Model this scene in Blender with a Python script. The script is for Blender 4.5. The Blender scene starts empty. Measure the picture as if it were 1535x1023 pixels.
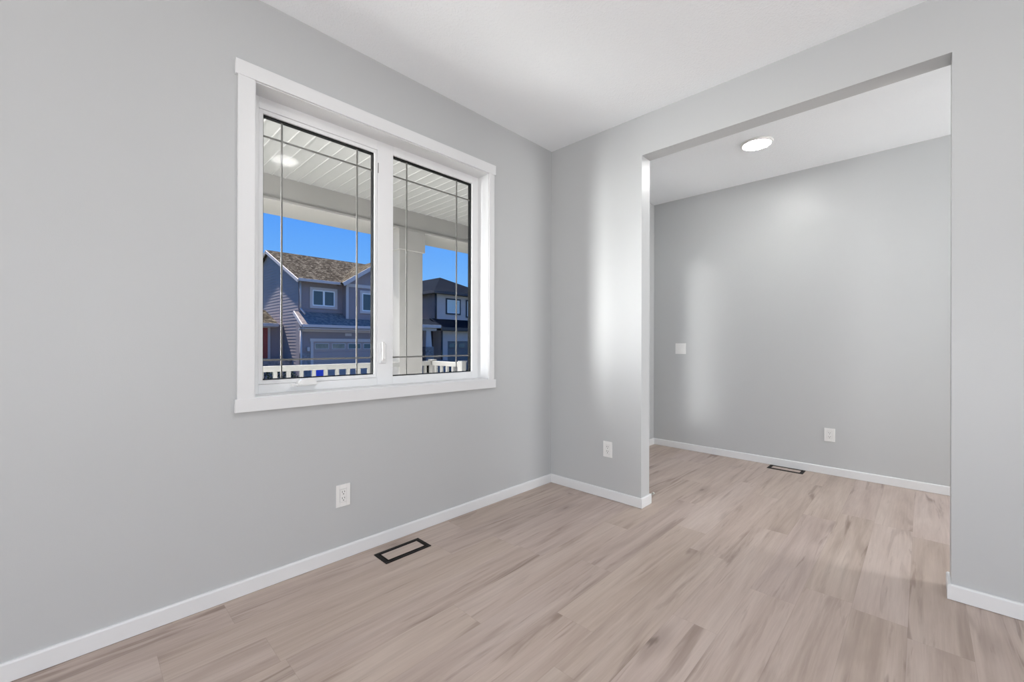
import bpy, bmesh, math, random
from mathutils import Vector, Matrix
random.seed(7)
C = bpy.context.scene.collection
SC = bpy.context.scene
PI = math.pi

# ------------------------------------------------------------------ camera
W, P, F, H = 2.227, 2.7465, 4.6216, 2.7535      # window wall (y), opening wall (x), hall wall (x), ceiling
PT = 0.122                                        # thickness of the opening wall
cam = bpy.data.cameras.new('camera'); camo = bpy.data.objects.new('camera', cam); C.objects.link(camo)
cam.sensor_fit = 'HORIZONTAL'; cam.sensor_width = 36.0
cam.lens = 632.61 / 1535 * 36
cam.shift_x = -(770.48 - 767.5) / 1535
cam.shift_y = (516.27 - 511.5) / 1535
cam.clip_start = 0.02; cam.clip_end = 300
YAW = 0.8017
camo.matrix_world = (Matrix.Translation((0, 0, 1.148)) @ Matrix.Rotation(-YAW, 4, 'Z')
                     @ Matrix.Rotation(PI / 2, 4, 'X') @ Matrix.Rotation(0.0022, 4, 'Z'))
SC.camera = camo

# ------------------------------------------------------------------ view, world, sun, area lamps
SC.view_settings.view_transform = 'Standard'
SC.view_settings.look = 'None'
SC.view_settings.exposure = 0.0
SC.view_settings.gamma = 1.0
SC.view_settings.use_curve_mapping = False
try:
    SC.cycles.use_denoising = True
    SC.cycles.max_bounces = 14
    SC.cycles.diffuse_bounces = 8
    SC.cycles.glossy_bounces = 5
    SC.cycles.transparent_max_bounces = 24
    SC.cycles.sample_clamp_indirect = 6.0
    SC.cycles.caustics_reflective = False
except Exception:
    pass

world = bpy.data.worlds.new('sky'); SC.world = world; world.use_nodes = True
wn = world.node_tree; wn.nodes.clear()
wo = wn.nodes.new('ShaderNodeOutputWorld'); bg = wn.nodes.new('ShaderNodeBackground')
tc = wn.nodes.new('ShaderNodeTexCoord'); sx = wn.nodes.new('ShaderNodeSeparateXYZ')
rp = wn.nodes.new('ShaderNodeValToRGB')
cr = rp.color_ramp
cr.elements[0].position = 0.0; cr.elements[0].color = (0.30, 0.62, 1.0, 1)
cr.elements[1].position = 1.0; cr.elements[1].color = (0.035, 0.20, 0.85, 1)
e = cr.elements.new(0.16); e.color = (0.17, 0.46, 1.0, 1)
e = cr.elements.new(0.34); e.color = (0.055, 0.29, 1.0, 1)
wn.links.new(tc.outputs['Generated'], sx.inputs[0]); wn.links.new(sx.outputs['Z'], rp.inputs[0])
wn.links.new(rp.outputs[0], bg.inputs[0]); wn.links.new(bg.outputs[0], wo.inputs[0])
bg.inputs[1].default_value = 1.0

sun = bpy.data.lights.new('sun', 'SUN'); sun.energy = 17.0; sun.angle = math.radians(0.6); sun.color = (1.0, 0.955, 0.89)
suno = bpy.data.objects.new('sun', sun); C.objects.link(suno)
sd = Vector((-0.085, 0.75, 0.95)).normalized()      # towards the sun
suno.rotation_euler = sd.to_track_quat('Z', 'Y').to_euler()
suno.location = (0, 30, 30)

def area_lamp(name, loc, sx_, sy_, power, direction, spread=180, color=(1, 0.985, 0.965)):
    l = bpy.data.lights.new(name, 'AREA'); l.shape = 'RECTANGLE'; l.size = sx_; l.size_y = sy_
    l.energy = power; l.color = color; l.spread = math.radians(spread)
    o = bpy.data.objects.new(name, l); C.objects.link(o); o.location = loc
    o.rotation_euler = Vector(direction).to_track_quat('-Z', 'Y').to_euler()
    return o
PORCH_Z = -0.12
RX0, RY0 = -3.4, -3.4        # back and right walls of the room, both behind the camera
area_lamp('fill_lamp_right', (0.15, RY0 - 0.16, 1.2), 1.9, 1.7, 41, (0, 1, 0))  # added fill lamp behind a made-up window, brightens the window wall
area_lamp('fill_lamp_back', (RX0 - 0.16, -0.6, 0.95), 2.4, 1.75, 96, (1, 0, 0))  # main fill, an added lamp behind a made-up patio door
area_lamp('fill_lamp_hall', (3.75, RY0 - 0.16, 1.75), 1.3, 1.3, 108, (0, 1, 0))  # added lamp that fills the hall through a made-up end window
area_lamp('stripe_lamp_sidelight', (3.715, W + 0.35, 1.30), 0.36, 1.9, 0.95, (0.7, -0.7, -0.04), 22)  # added narrow lamp, aimed to draw the bright stripe on the hall wall
area_lamp('fill_lamp_front', (-0.62, 3.16, 1.22), 1.5, 2.3, 90, (0.91, -0.42, -0.02), 85)  # added lamp out of view on the porch, lights reveal and opening wall
area_lamp('fill_lamp_porch_floor', (1.15, 2.85, PORCH_Z + 0.01), 1.9, 0.7, 30, (0, 0, 1), 180)    # added lamp lying on the porch floor, boosts its bounce into the window
area_lamp('bounce_flash', (0.25, -0.9, 0.12), 0.6, 0.6, 15, (0, 0, 1), 115, (1, 0.995, 0.985))   # the photographer's flash, turned up to the ceiling

# ------------------------------------------------------------------ materials
def mat(name, col, rough=0.5, spec=0.5, metal=0.0, bump=None, var=None):
    m = bpy.data.materials.new(name); m.use_nodes = True
    nt = m.node_tree; b = nt.nodes['Principled BSDF']
    b.inputs['Base Color'].default_value = (*col, 1); b.inputs['Roughness'].default_value = rough
    b.inputs['Specular IOR Level'].default_value = spec; b.inputs['Metallic'].default_value = metal
    geo = nt.nodes.new('ShaderNodeNewGeometry')
    if var:
        sc_, amt = var
        n = nt.nodes.new('ShaderNodeTexNoise'); n.inputs['Scale'].default_value = sc_; n.inputs['Detail'].default_value = 5
        nt.links.new(geo.outputs['Position'], n.inputs['Vector'])
        r = nt.nodes.new('ShaderNodeValToRGB')
        r.color_ramp.elements[0].position = 0.3; r.color_ramp.elements[1].position = 0.7
        r.color_ramp.elements[0].color = (*[c * (1 - amt) for c in col], 1)
        r.color_ramp.elements[1].color = (*[min(1, c * (1 + amt)) for c in col], 1)
        nt.links.new(n.outputs['Fac'], r.inputs[0]); nt.links.new(r.outputs[0], b.inputs['Base Color'])
    if bump:
        sc_, st, lo, hi = bump
        n = nt.nodes.new('ShaderNodeTexNoise'); n.inputs['Scale'].default_value = sc_; n.inputs['Detail'].default_value = 3
        nt.links.new(geo.outputs['Position'], n.inputs['Vector'])
        mr = nt.nodes.new('ShaderNodeMapRange'); mr.inputs[1].default_value = lo; mr.inputs[2].default_value = hi
        nt.links.new(n.outputs['Fac'], mr.inputs[0])
        bp = nt.nodes.new('ShaderNodeBump'); bp.inputs['Strength'].default_value = st; bp.inputs['Distance'].default_value = 0.002
        nt.links.new(mr.outputs[0], bp.inputs['Height']); nt.links.new(bp.outputs[0], b.inputs['Normal'])
    return m

M = {}
M['wall'] = mat('grey_wall_paint', (0.500, 0.513, 0.519), 0.40, 0.5, bump=(220, 0.05, 0.3, 0.7))
M['ceiling'] = mat('white_textured_ceiling', (0.90, 0.93, 0.955), 0.8, 0.2, bump=(95, 0.35, 0.48, 0.62))
M['trim'] = mat('white_trim_paint', (0.735, 0.745, 0.755), 0.32, 0.5)
M['vinyl'] = mat('white_window_vinyl', (0.80, 0.81, 0.82), 0.35, 0.5)
M['plastic'] = mat('white_plastic', (0.80, 0.80, 0.79), 0.3, 0.5)
M['slot'] = mat('dark_slot', (0.03, 0.03, 0.03), 0.7, 0.2)
M['spacer'] = mat('black_spacer', (0.008, 0.008, 0.008), 0.6, 0.2)
M['grille'] = mat('pewter_grille', (0.2, 0.195, 0.185), 0.35, 0.5, metal=0.2)
M['register'] = mat('dark_bronze_metal', (0.014, 0.012, 0.011), 0.6, 0.2, var=(60, 0.2))
M['rubber'] = mat('pale_rubber', (0.62, 0.61, 0.57), 0.6, 0.3)
M['steel'] = mat('brushed_nickel', (0.55, 0.53, 0.5), 0.35, 0.5, metal=1.0)
M['door'] = mat('painted_door', (0.5, 0.5, 0.5), 0.4, 0.5)
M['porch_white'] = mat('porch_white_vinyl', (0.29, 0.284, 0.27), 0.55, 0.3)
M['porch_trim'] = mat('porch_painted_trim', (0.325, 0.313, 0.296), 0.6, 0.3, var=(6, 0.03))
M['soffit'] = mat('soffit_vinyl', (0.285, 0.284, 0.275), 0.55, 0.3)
M['deck'] = mat('concrete_porch', (0.72, 0.705, 0.68), 0.85, 0.2, var=(3, 0.1))
M['asphalt'] = mat('asphalt', (0.10, 0.10, 0.105), 0.9, 0.2, var=(2, 0.2))
M['lawn'] = mat('lawn', (0.045, 0.055, 0.026), 0.9, 0.1, var=(3, 0.35))
M['drive'] = mat('concrete_drive', (0.42, 0.41, 0.39), 0.9, 0.1, var=(1.5, 0.12))
M['sidingA'] = mat('taupe_siding', (0.30, 0.248, 0.252), 0.7, 0.25, var=(0.8, 0.06))
M['sidingB'] = mat('brown_siding', (0.27, 0.215, 0.20), 0.7, 0.25, var=(0.8, 0.08))
M['stuccoB'] = mat('pale_panel_siding', (0.56, 0.47, 0.44), 0.7, 0.2, var=(2, 0.05))
M['trimA'] = mat('pale_house_trim', (0.56, 0.49, 0.47), 0.6, 0.3)
M['trimB'] = mat('dark_house_trim', (0.05, 0.05, 0.06), 0.6, 0.3)
M['garage'] = mat('garage_door_paint', (0.40, 0.31, 0.28), 0.6, 0.3)
M['garageB'] = mat('dark_garage_door', (0.16, 0.15, 0.155), 0.6, 0.3)
M['houseglass'] = mat('dark_house_glass', (0.05, 0.06, 0.07), 0.06, 0.9)
M['blind'] = mat('pale_blind', (0.62, 0.68, 0.66), 0.25, 0.6)
M['garageglass'] = mat('beige_garage_glass', (0.26, 0.235, 0.18), 0.2, 0.6, var=(3, 0.4))
M['reddoor'] = mat('red_door_paint', (0.33, 0.055, 0.045), 0.5, 0.4)
M['stone'] = mat('grey_stone_base', (0.24, 0.22, 0.22), 0.85, 0.2, var=(7, 0.35))
M['leaf'] = mat('shrub_leaves', (0.035, 0.05, 0.02), 0.8, 0.2, var=(9, 0.5))
M['bark'] = mat('shrub_bark', (0.09, 0.06, 0.04), 0.9, 0.1)
M['bluebin'] = mat('blue_bin_plastic', (0.02, 0.07, 0.62), 0.45, 0.4)
M['tyre'] = mat('black_wheel', (0.02, 0.02, 0.02), 0.7, 0.3)

def shingle(name, cols, scale):
    m = bpy.data.materials.new(name); m.use_nodes = True; nt = m.node_tree; b = nt.nodes['Principled BSDF']
    b.inputs['Roughness'].default_value = 0.95; b.inputs['Specular IOR Level'].default_value = 0.0
    geo = nt.nodes.new('ShaderNodeNewGeometry')
    mp = nt.nodes.new('ShaderNodeMapping'); mp.inputs['Scale'].default_value = (scale, scale, scale * 1.6)
    v = nt.nodes.new('ShaderNodeTexVoronoi'); v.inputs['Scale'].default_value = 1.0
    nt.links.new(geo.outputs['Position'], mp.inputs[0]); nt.links.new(mp.outputs[0], v.inputs['Vector'])
    s = nt.nodes.new('ShaderNodeSeparateColor'); nt.links.new(v.outputs['Color'], s.inputs[0])
    r = nt.nodes.new('ShaderNodeValToRGB'); r.color_ramp.interpolation = 'CONSTANT'
    el = r.color_ramp.elements
    el[0].color = (*cols[0], 1); el[1].color = (*cols[-1], 1); el[1].position = 1 - 1 / len(cols)
    for i, c in enumerate(cols[1:-1]):
        q = el.new((i + 1) / len(cols)); q.color = (*c, 1)
    nt.links.new(s.outputs[0], r.inputs[0]); nt.links.new(r.outputs[0], b.inputs['Base Color'])
    return m
M['roofA'] = shingle('brown_shingles', [(0.032, 0.027, 0.021), (0.055, 0.046, 0.036), (0.075, 0.062, 0.048), (0.045, 0.037, 0.030), (0.14, 0.12, 0.095)], 9)
M['roofA_lifted'] = shingle('shade_lifted_shingles', [(0.20, 0.165, 0.15), (0.26, 0.215, 0.19), (0.23, 0.19, 0.175), (0.30, 0.25, 0.22)], 9)  # same shingles as the main roof, lightened to offset the shade there
M['roofB'] = shingle('dark_shingles', [(0.0085, 0.011, 0.017), (0.012, 0.015, 0.022), (0.010, 0.0125, 0.019)], 7)

def glass(name, ior):
    m = bpy.data.materials.new(name); m.use_nodes = True; nt = m.node_tree; nt.nodes.clear()
    o = nt.nodes.new('ShaderNodeOutputMaterial'); mx = nt.nodes.new('ShaderNodeMixShader')
    t = nt.nodes.new('ShaderNodeBsdfTransparent'); g = nt.nodes.new('ShaderNodeBsdfGlossy'); f = nt.nodes.new('ShaderNodeFresnel')
    t.inputs[0].default_value = (0.985, 0.99, 0.99, 1); g.inputs['Roughness'].default_value = 0.055
    f.inputs['IOR'].default_value = ior
    nt.links.new(f.outputs[0], mx.inputs[0]); nt.links.new(t.outputs[0], mx.inputs[1]); nt.links.new(g.outputs[0], mx.inputs[2])
    nt.links.new(mx.outputs[0], o.inputs[0])
    return m
M['glass'] = glass('window_glass', 1.09)

def emitter(name, strength, col=(1, 0.99, 0.97)):
    m = bpy.data.materials.new(name); m.use_nodes = True; nt = m.node_tree; nt.nodes.clear()
    o = nt.nodes.new('ShaderNodeOutputMaterial'); e_ = nt.nodes.new('ShaderNodeEmission')
    e_.inputs[0].default_value = (*col, 1); e_.inputs[1].default_value = strength
    nt.links.new(e_.outputs[0], o.inputs[0]); return m
M['lamp'] = emitter('lit_diffuser', 115)

def floor_material(name='wood_plank_floor'):
    m = bpy.data.materials.new(name); m.use_nodes = True; nt = m.node_tree; N = nt.nodes; L = nt.links
    b = N['Principled BSDF']; b.inputs['Roughness'].default_value = 0.42; b.inputs['Specular IOR Level'].default_value = 0.35
    geo = N.new('ShaderNodeNewGeometry'); sp = N.new('ShaderNodeSeparateXYZ'); L.new(geo.outputs['Position'], sp.inputs[0])
    def mth(op, a, b_=None, c_=None):
        n = N.new('ShaderNodeMath'); n.operation = op
        for i, v in enumerate((a, b_, c_)):
            if v is None: continue
            if isinstance(v, (int, float)): n.inputs[i].default_value = v
            else: L.new(v, n.inputs[i])
        return n.outputs[0]
    PWD, PLN = 0.18, 1.22
    yy = mth('DIVIDE', mth('SUBTRACT', sp.outputs['Y'], 0.041), PWD); row = mth('FLOOR', yy); fy = mth('FRACT', yy)
    wr = N.new('ShaderNodeTexWhiteNoise'); wr.noise_dimensions = '1D'; L.new(row, wr.inputs['W'])
    xx = mth('ADD', mth('DIVIDE', sp.outputs['X'], PLN), mth('MULTIPLY', wr.outputs['Value'], 7.0)); col = mth('FLOOR', xx); fx = mth('FRACT', xx)
    cid = N.new('ShaderNodeCombineXYZ'); L.new(row, cid.inputs[0]); L.new(col, cid.inputs[1])
    wp = N.new('ShaderNodeTexWhiteNoise'); wp.noise_dimensions = '2D'; L.new(cid.outputs[0], wp.inputs['Vector'])
    sc = N.new('ShaderNodeSeparateColor'); L.new(wp.outputs['Color'], sc.inputs[0])
    # grain space: along the plank, shifted per plank
    def grain(sxx, syy, detail, rough, dist, seed):
        cv = N.new('ShaderNodeCombineXYZ')
        L.new(mth('ADD', mth('MULTIPLY', sp.outputs['X'], sxx), mth('MULTIPLY', sc.outputs[0], 37.0 + seed)), cv.inputs[0])
        L.new(mth('ADD', mth('MULTIPLY', sp.outputs['Y'], syy), mth('MULTIPLY', sc.outputs[1], 23.0 + seed)), cv.inputs[1])
        cv.inputs[2].default_value = seed
        n = N.new('ShaderNodeTexNoise'); n.inputs['Scale'].default_value = 1.0; n.inputs['Detail'].default_value = detail
        n.inputs['Roughness'].default_value = rough; n.inputs['Distortion'].default_value = dist
        L.new(cv.outputs[0], n.inputs['Vector']); return n.outputs['Fac']
    g1 = grain(0.7, 7.0, 5, 0.55, 1.0, 1.3)       # broad figure
    g2 = grain(4.0, 90.0, 4, 0.6, 0.4, 5.1)       # fine grain
    g3 = grain(1.1, 13.0, 4, 0.55, 0.9, 9.7)      # long dark streaks
    g5 = grain(0.8, 2.6, 2, 0.5, 0.6, 21.3)       # where the streaks gather
    g6 = grain(2.2, 34.0, 3, 0.6, 1.2, 30.9)      # short flecks
    def mixc(kind, fac, a, b_):
        n = N.new('ShaderNodeMix'); n.data_type = 'RGBA'; n.blend_type = kind
        if isinstance(fac, (int, float)): n.inputs[0].default_value = fac
        else: L.new(fac, n.inputs[0])
        for i, v in ((6, a), (7, b_)):
            if isinstance(v, tuple): n.inputs[i].default_value = v
            else: L.new(v, n.inputs[i])
        return n.outputs[2]
    def mr(v, a, b_, c_=0.0, d=1.0, smooth=False):
        n = N.new('ShaderNodeMapRange'); n.clamp = True
        if smooth: n.interpolation_type = 'SMOOTHSTEP'
        for i, k in enumerate((a, b_, c_, d)): n.inputs[i + 1].default_value = k
        L.new(v, n.inputs[0]); return n.outputs[0]
    r1 = N.new('ShaderNodeValToRGB'); e1 = r1.color_ramp.elements
    e1[0].position = 0.30; e1[0].color = (0.385, 0.306, 0.260, 1); e1[1].position = 0.70; e1[1].color = (0.520, 0.436, 0.385, 1)
    q = e1.new(0.5); q.color = (0.465, 0.379, 0.329, 1)
    L.new(g1, r1.inputs[0])
    fine = N.new('ShaderNodeValToRGB'); fe = fine.color_ramp.elements
    fe[0].position = 0.32; fe[0].color = (0.93, 0.925, 0.92, 1); fe[1].position = 0.68; fe[1].color = (1.05, 1.05, 1.05, 1)
    L.new(g2, fine.inputs[0])
    c = mixc('MULTIPLY', 1.0, r1.outputs[0], fine.outputs[0])
    # cathedral figure: bands along the plank, bent by slow noise
    wv = N.new('ShaderNodeTexWave'); wv.wave_type = 'BANDS'; wv.bands_direction = 'Y'
    wv.inputs['Scale'].default_value = 1.0; wv.inputs['Distortion'].default_value = 9.0; wv.inputs['Detail'].default_value = 2.0; wv.inputs['Detail Scale'].default_value = 0.8
    cw = N.new('ShaderNodeCombineXYZ')
    L.new(mth('ADD', mth('MULTIPLY', sp.outputs['X'], 0.9), mth('MULTIPLY', sc.outputs[1], 31.0)), cw.inputs[0])
    L.new(mth('ADD', mth('MULTIPLY', sp.outputs['Y'], 4.5), mth('MULTIPLY', sc.outputs[0], 17.0)), cw.inputs[1])
    L.new(cw.outputs[0], wv.inputs['Vector'])
    c = mixc('MIX', mth('MULTIPLY', mr(wv.outputs['Fac'], 0.55, 1.0), mr(g5, 0.40, 0.66, 0.02, 0.22)), c, (0.235, 0.175, 0.142, 1))
    c = mixc('MIX', mth('MULTIPLY', mr(g3, 0.545, 0.68, smooth=True), mr(g5, 0.38, 0.60, 0.12, 0.80)), c, (0.215, 0.155, 0.125, 1))
    c = mixc('MIX', mth('MULTIPLY', mr(g6, 0.62, 0.74), 0.34), c, (0.20, 0.145, 0.12, 1))
    # knots
    vo = N.new('ShaderNodeTexVoronoi'); vo.inputs['Scale'].default_value = 1.0; vo.inputs['Randomness'].default_value = 1.0
    cv = N.new('ShaderNodeCombineXYZ')
    wob = mth('MULTIPLY', mth('SUBTRACT', g1, 0.5), 0.9)
    L.new(mth('ADD', mth('MULTIPLY', sp.outputs['X'], 2.3), mth('MULTIPLY', sc.outputs[0], 11.0)), cv.inputs[0])
    L.new(mth('ADD', mth('ADD', mth('MULTIPLY', sp.outputs['Y'], 6.0), wob), mth('MULTIPLY', sc.outputs[1], 9.0)), cv.inputs[1])
    L.new(cv.outputs[0], vo.inputs['Vector'])
    vs = N.new('ShaderNodeSeparateColor'); L.new(vo.outputs['Color'], vs.inputs[0])
    on = mth('GREATER_THAN', vs.outputs[0], 0.62)
    dist = mth('ADD', vo.outputs['Distance'], mth('MULTIPLY', mth('SUBTRACT', g6, 0.5), 0.22))
    c = mixc('MIX', mth('MULTIPLY', on, mr(dist, 0.10, 0.42, 0.34, 0.0, True)), c, (0.20, 0.15, 0.125, 1))
    c = mixc('MIX', mth('MULTIPLY', on, mr(dist, 0.02, 0.12, 0.62, 0.0, True)), c, (0.11, 0.078, 0.062, 1))
    # each plank a little lighter or darker, warmer or greyer
    val = N.new('ShaderNodeCombineXYZ')
    L.new(mr(sc.outputs[2], 0, 1, 0.965, 1.03), val.inputs[0]); L.new(mr(sc.outputs[2], 0, 1, 0.965, 1.03), val.inputs[1])
    L.new(mth('MULTIPLY', mr(sc.outputs[2], 0, 1, 0.965, 1.03), mr(sc.outputs[1], 0, 1, 0.98, 1.025)), val.inputs[2])
    c = mixc('MULTIPLY', 1.0, c, val.outputs[0])
    # seams
    sy = mth('MINIMUM', fy, mth('SUBTRACT', 1.0, fy)); sxm = mth('MINIMUM', fx, mth('SUBTRACT', 1.0, fx))
    seam = mth('MINIMUM', mth('MULTIPLY', sy, PWD), mth('MULTIPLY', sxm, PLN))
    sf = mr(seam, 0.0003, 0.0010, 0.28, 0.0)
    c = mixc('MIX', sf, c, (0.20, 0.15, 0.12, 1))
    L.new(c, b.inputs['Base Color'])
    bp = N.new('ShaderNodeBump'); bp.inputs['Strength'].default_value = 0.12; bp.inputs['Distance'].default_value = 0.001
    L.new(mth('SUBTRACT', g2, mth('MULTIPLY', sf, 1.5)), bp.inputs['Height']); L.new(bp.outputs[0], b.inputs['Normal'])
    return m
M['floor'] = floor_material()

# ------------------------------------------------------------------ mesh helpers
class MB:
    def __init__(self): self.bm = bmesh.new()
    def box(self, x0, x1, y0, y1, z0, z1, bev=0.0, seg=2):
        b = bmesh.new()
        vs = [b.verts.new((x, y, z)) for x in (x0, x1) for y in (y0, y1) for z in (z0, z1)]
        for f in ((0, 1, 3, 2), (4, 6, 7, 5), (0, 4, 5, 1), (2, 3, 7, 6), (0, 2, 6, 4), (1, 5, 7, 3)):
            b.faces.new([vs[i] for i in f])
        bmesh.ops.recalc_face_normals(b, faces=b.faces)
        if bev > 0: bmesh.ops.bevel(b, geom=list(b.edges), offset=bev, segments=seg, affect='EDGES', profile=0.6)
        self._add(b); return self
    def _add(self, b):
        me = bpy.data.meshes.new('tmp'); b.to_mesh(me); b.free(); self.bm.from_mesh(me); bpy.data.meshes.remove(me)
    def poly_prism(self, pts, axis, a0, a1):
        """pts: 2-D outline in the two other axes (in order x,y,z minus axis), extruded along axis a0..a1"""
        b = bmesh.new()
        def mk(p, a):
            if axis == 'x': return (a, p[0], p[1])
            if axis == 'y': return (p[0], a, p[1])
            return (p[0], p[1], a)
        v0 = [b.verts.new(mk(p, a0)) for p in pts]; v1 = [b.verts.new(mk(p, a1)) for p in pts]
        b.faces.new(v0); b.faces.new(v1[::-1])
        n = len(pts)
        for i in range(n): b.faces.new((v0[i], v1[i], v1[(i + 1) % n], v0[(i + 1) % n]))
        bmesh.ops.recalc_face_normals(b, faces=b.faces)
        self._add(b); return self
    def lathe(self, prof, cx, cy, cz, seg=48):
        """prof: list of (r, z) from axis to axis; closed solid of revolution about z"""
        b = bmesh.new(); rings = []
        for r, z in prof:
            if r < 1e-6: rings.append([b.verts.new((cx, cy, cz + z))])
            else: rings.append([b.verts.new((cx + r * math.cos(2 * PI * i / seg), cy + r * math.sin(2 * PI * i / seg), cz + z)) for i in range(seg)])
        for k in range(len(rings) - 1):
            A, B = rings[k], rings[k + 1]
            for i in range(seg):
                j = (i + 1) % seg
                if len(A) == 1 and len(B) > 1: b.faces.new((A[0], B[i], B[j]))
                elif len(B) == 1 and len(A) > 1: b.faces.new((A[i], A[j], B[0]))
                elif len(A) > 1: b.faces.new((A[i], A[j], B[j], B[i]))
        bmesh.ops.recalc_face_normals(b, faces=b.faces)
        for f in b.faces: f.smooth = True
        self._add(b); return self
    def cyl(self, p0, p1, r0, r1=None, seg=20):
        r1 = r0 if r1 is None else r1
        b = bmesh.new(); p0 = Vector(p0); p1 = Vector(p1); d = (p1 - p0); q = d.to_track_quat('Z', 'Y').to_matrix()
        a = [b.verts.new(p0 + q @ Vector((r0 * math.cos(2 * PI * i / seg), r0 * math.sin(2 * PI * i / seg), 0))) for i in range(seg)]
        c = [b.verts.new(p1 + q @ Vector((r1 * math.cos(2 * PI * i / seg), r1 * math.sin(2 * PI * i / seg), 0))) for i in range(seg)]
        b.faces.new(a[::-1]); b.faces.new(c)
        for i in range(seg):
            f = b.faces.new((a[i], a[(i + 1) % seg], c[(i + 1) % seg], c[i])); f.smooth = True
        self._add(b); return self
    def ring(self, x0, x1, z0, z1, y0, y1, wl, wr, wb, wt, bev=0.0):
        """a rectangular frame in the xz plane, y0..y1 thick, with mitred-looking members"""
        self.box(x0, x0 + wl, y0, y1, z0, z1, bev); self.box(x1 - wr, x1, y0, y1, z0, z1, bev)
        self.box(x0 + wl, x1 - wr, y0, y1, z0, z0 + wb, bev); self.box(x0 + wl, x1 - wr, y0, y1, z1 - wt, z1, bev)
        return self
    def quadslab(self, a, b, c, d, t):
        """four 3-D corners given thickness t downwards along their normal"""
        B = bmesh.new(); P4 = [Vector(p) for p in (a, b, c, d)]
        n = (P4[1] - P4[0]).cross(P4[3] - P4[0]).normalized()
        if n.z < 0: n = -n
        top = [B.verts.new(p) for p in P4]; bot = [B.verts.new(p - n * t) for p in P4]
        B.faces.new(top); B.faces.new(bot[::-1])
        for i in range(4): B.faces.new((top[i], bot[i], bot[(i + 1) % 4], top[(i + 1) % 4]))
        bmesh.ops.recalc_face_normals(B, faces=B.faces)
        self._add(B); return self
    def tri_slab(self, a, b, c, t):
        B = bmesh.new(); P3 = [Vector(p) for p in (a, b, c)]
        n = (P3[1] - P3[0]).cross(P3[2] - P3[0]).normalized()
        if n.z < 0: n = -n
        top = [B.verts.new(p) for p in P3]; bot = [B.verts.new(p - n * t) for p in P3]
        B.faces.new(top); B.faces.new(bot[::-1])
        for i in range(3): B.faces.new((top[i], bot[i], bot[(i + 1) % 3], top[(i + 1) % 3]))
        bmesh.ops.recalc_face_normals(B, faces=B.faces)
        self._add(B); return self
    def build(self, name, m, parent=None, origin=None):
        me = bpy.data.meshes.new(name); self.bm.to_mesh(me); self.bm.free()
        me.materials.append(M[m] if isinstance(m, str) else m)
        o = bpy.data.objects.new(name, me); C.objects.link(o)
        if parent is not None:
            o.parent = parent
            off = -WORLD[parent.name]; me.transform(Matrix.Translation(off)); WORLD[o.name] = WORLD[parent.name].copy()
        else:
            if origin is None:
                xs = [v.co for v in me.vertices]
                lo = Vector((min(v.x for v in xs), min(v.y for v in xs), min(v.z for v in xs)))
                hi = Vector((max(v.x for v in xs), max(v.y for v in xs), max(v.z for v in xs)))
                origin = Vector(((lo.x + hi.x) / 2, (lo.y + hi.y) / 2, lo.z))
            origin = Vector(origin)
            me.transform(Matrix.Translation(-origin)); o.location = origin; WORLD[o.name] = origin
        return o
WORLD = {}
def thing(name, label, cat, loc, group=None):
    o = bpy.data.objects.new(name, None); C.objects.link(o); o.location = loc; o.empty_display_size = 0.1
    o['label'] = label; o['category'] = cat
    if group: o['group'] = group
    WORLD[o.name] = Vector(loc); return o
def tag(o, label, cat, group=None, kind=None):
    o['label'] = label; o['category'] = cat
    if group: o['group'] = group
    if kind: o['kind'] = kind
    return o
def struct(o, label, cat):
    o['kind'] = 'structure'; o['label'] = label; o['category'] = cat; return o
def copy_tree(o, parent=None):
    c = o.copy(); C.objects.link(c)
    if parent is not None:
        c.parent = parent
    for ch in list(o.children): copy_tree(ch, c)
    return c

def wall_grid(mb, axis, t0, t1, a0, a1, z0, z1, holes):
    """wall slab with rectangular holes [(a,b,zlo,zhi)]; axis is the thin axis"""
    As = sorted({a0, a1, *[h[0] for h in holes], *[h[1] for h in holes]})
    Zs = sorted({z0, z1, *[h[2] for h in holes], *[h[3] for h in holes]})
    for i in range(len(As) - 1):
        for k in range(len(Zs) - 1):
            am, zm = (As[i] + As[i + 1]) / 2, (Zs[k] + Zs[k + 1]) / 2
            if any(h[0] < am < h[1] and h[2] < zm < h[3] for h in holes): continue
            if axis == 'y': mb.box(As[i], As[i + 1], t0, t1, Zs[k], Zs[k + 1])
            else: mb.box(t0, t1, As[i], As[i + 1], Zs[k], Zs[k + 1])
    return mb

# ------------------------------------------------------------------ room shell
OPY0, OPY1, OPZ = -0.0945, 1.4155, 2.474           # the wide opening into the hall
WX0, WX1, WZ0, WZ1 = 0.560, 2.036, 0.886, 2.372    # rough hole of the window
WT = 0.19                                           # outside wall thickness
struct(MB().box(RX0 - 0.14, F + 0.12, RY0 - 0.12, W + WT, -0.15, 0.0).build('floor', 'floor'),
       'wood-look plank floor running through both rooms', 'floor')
struct(MB().box(RX0 - 0.14, F + 0.12, RY0 - 0.12, W + WT, H, H + 0.15).build('ceiling', 'ceiling'),
       'white textured ceiling over both rooms', 'ceiling')
SLX0, SLX1, DX0, DX1, DZ = 3.83, 4.21, 2.96, 3.79, 2.06
struct(wall_grid(MB(), 'y', W, W + WT, RX0, F, 0, H, [(WX0, WX1, WZ0, WZ1), (DX0 - 0.03, SLX1 + 0.03, 0, DZ + 0.03)]).build('wall_left', 'wall'),
       'grey wall holding the white double window', 'wall')
struct(wall_grid(MB(), 'x', P, P + PT, RY0, W, 0, H, [(OPY0, OPY1, 0, OPZ)]).build('wall_middle', 'wall'),
       'grey wall with the wide opening into the hall', 'wall')
struct(MB().box(F, F + 0.12, RY0 - 0.12, W + WT, 0, H).build('wall_far', 'wall'), 'grey wall at the back of the hall', 'wall')
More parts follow.
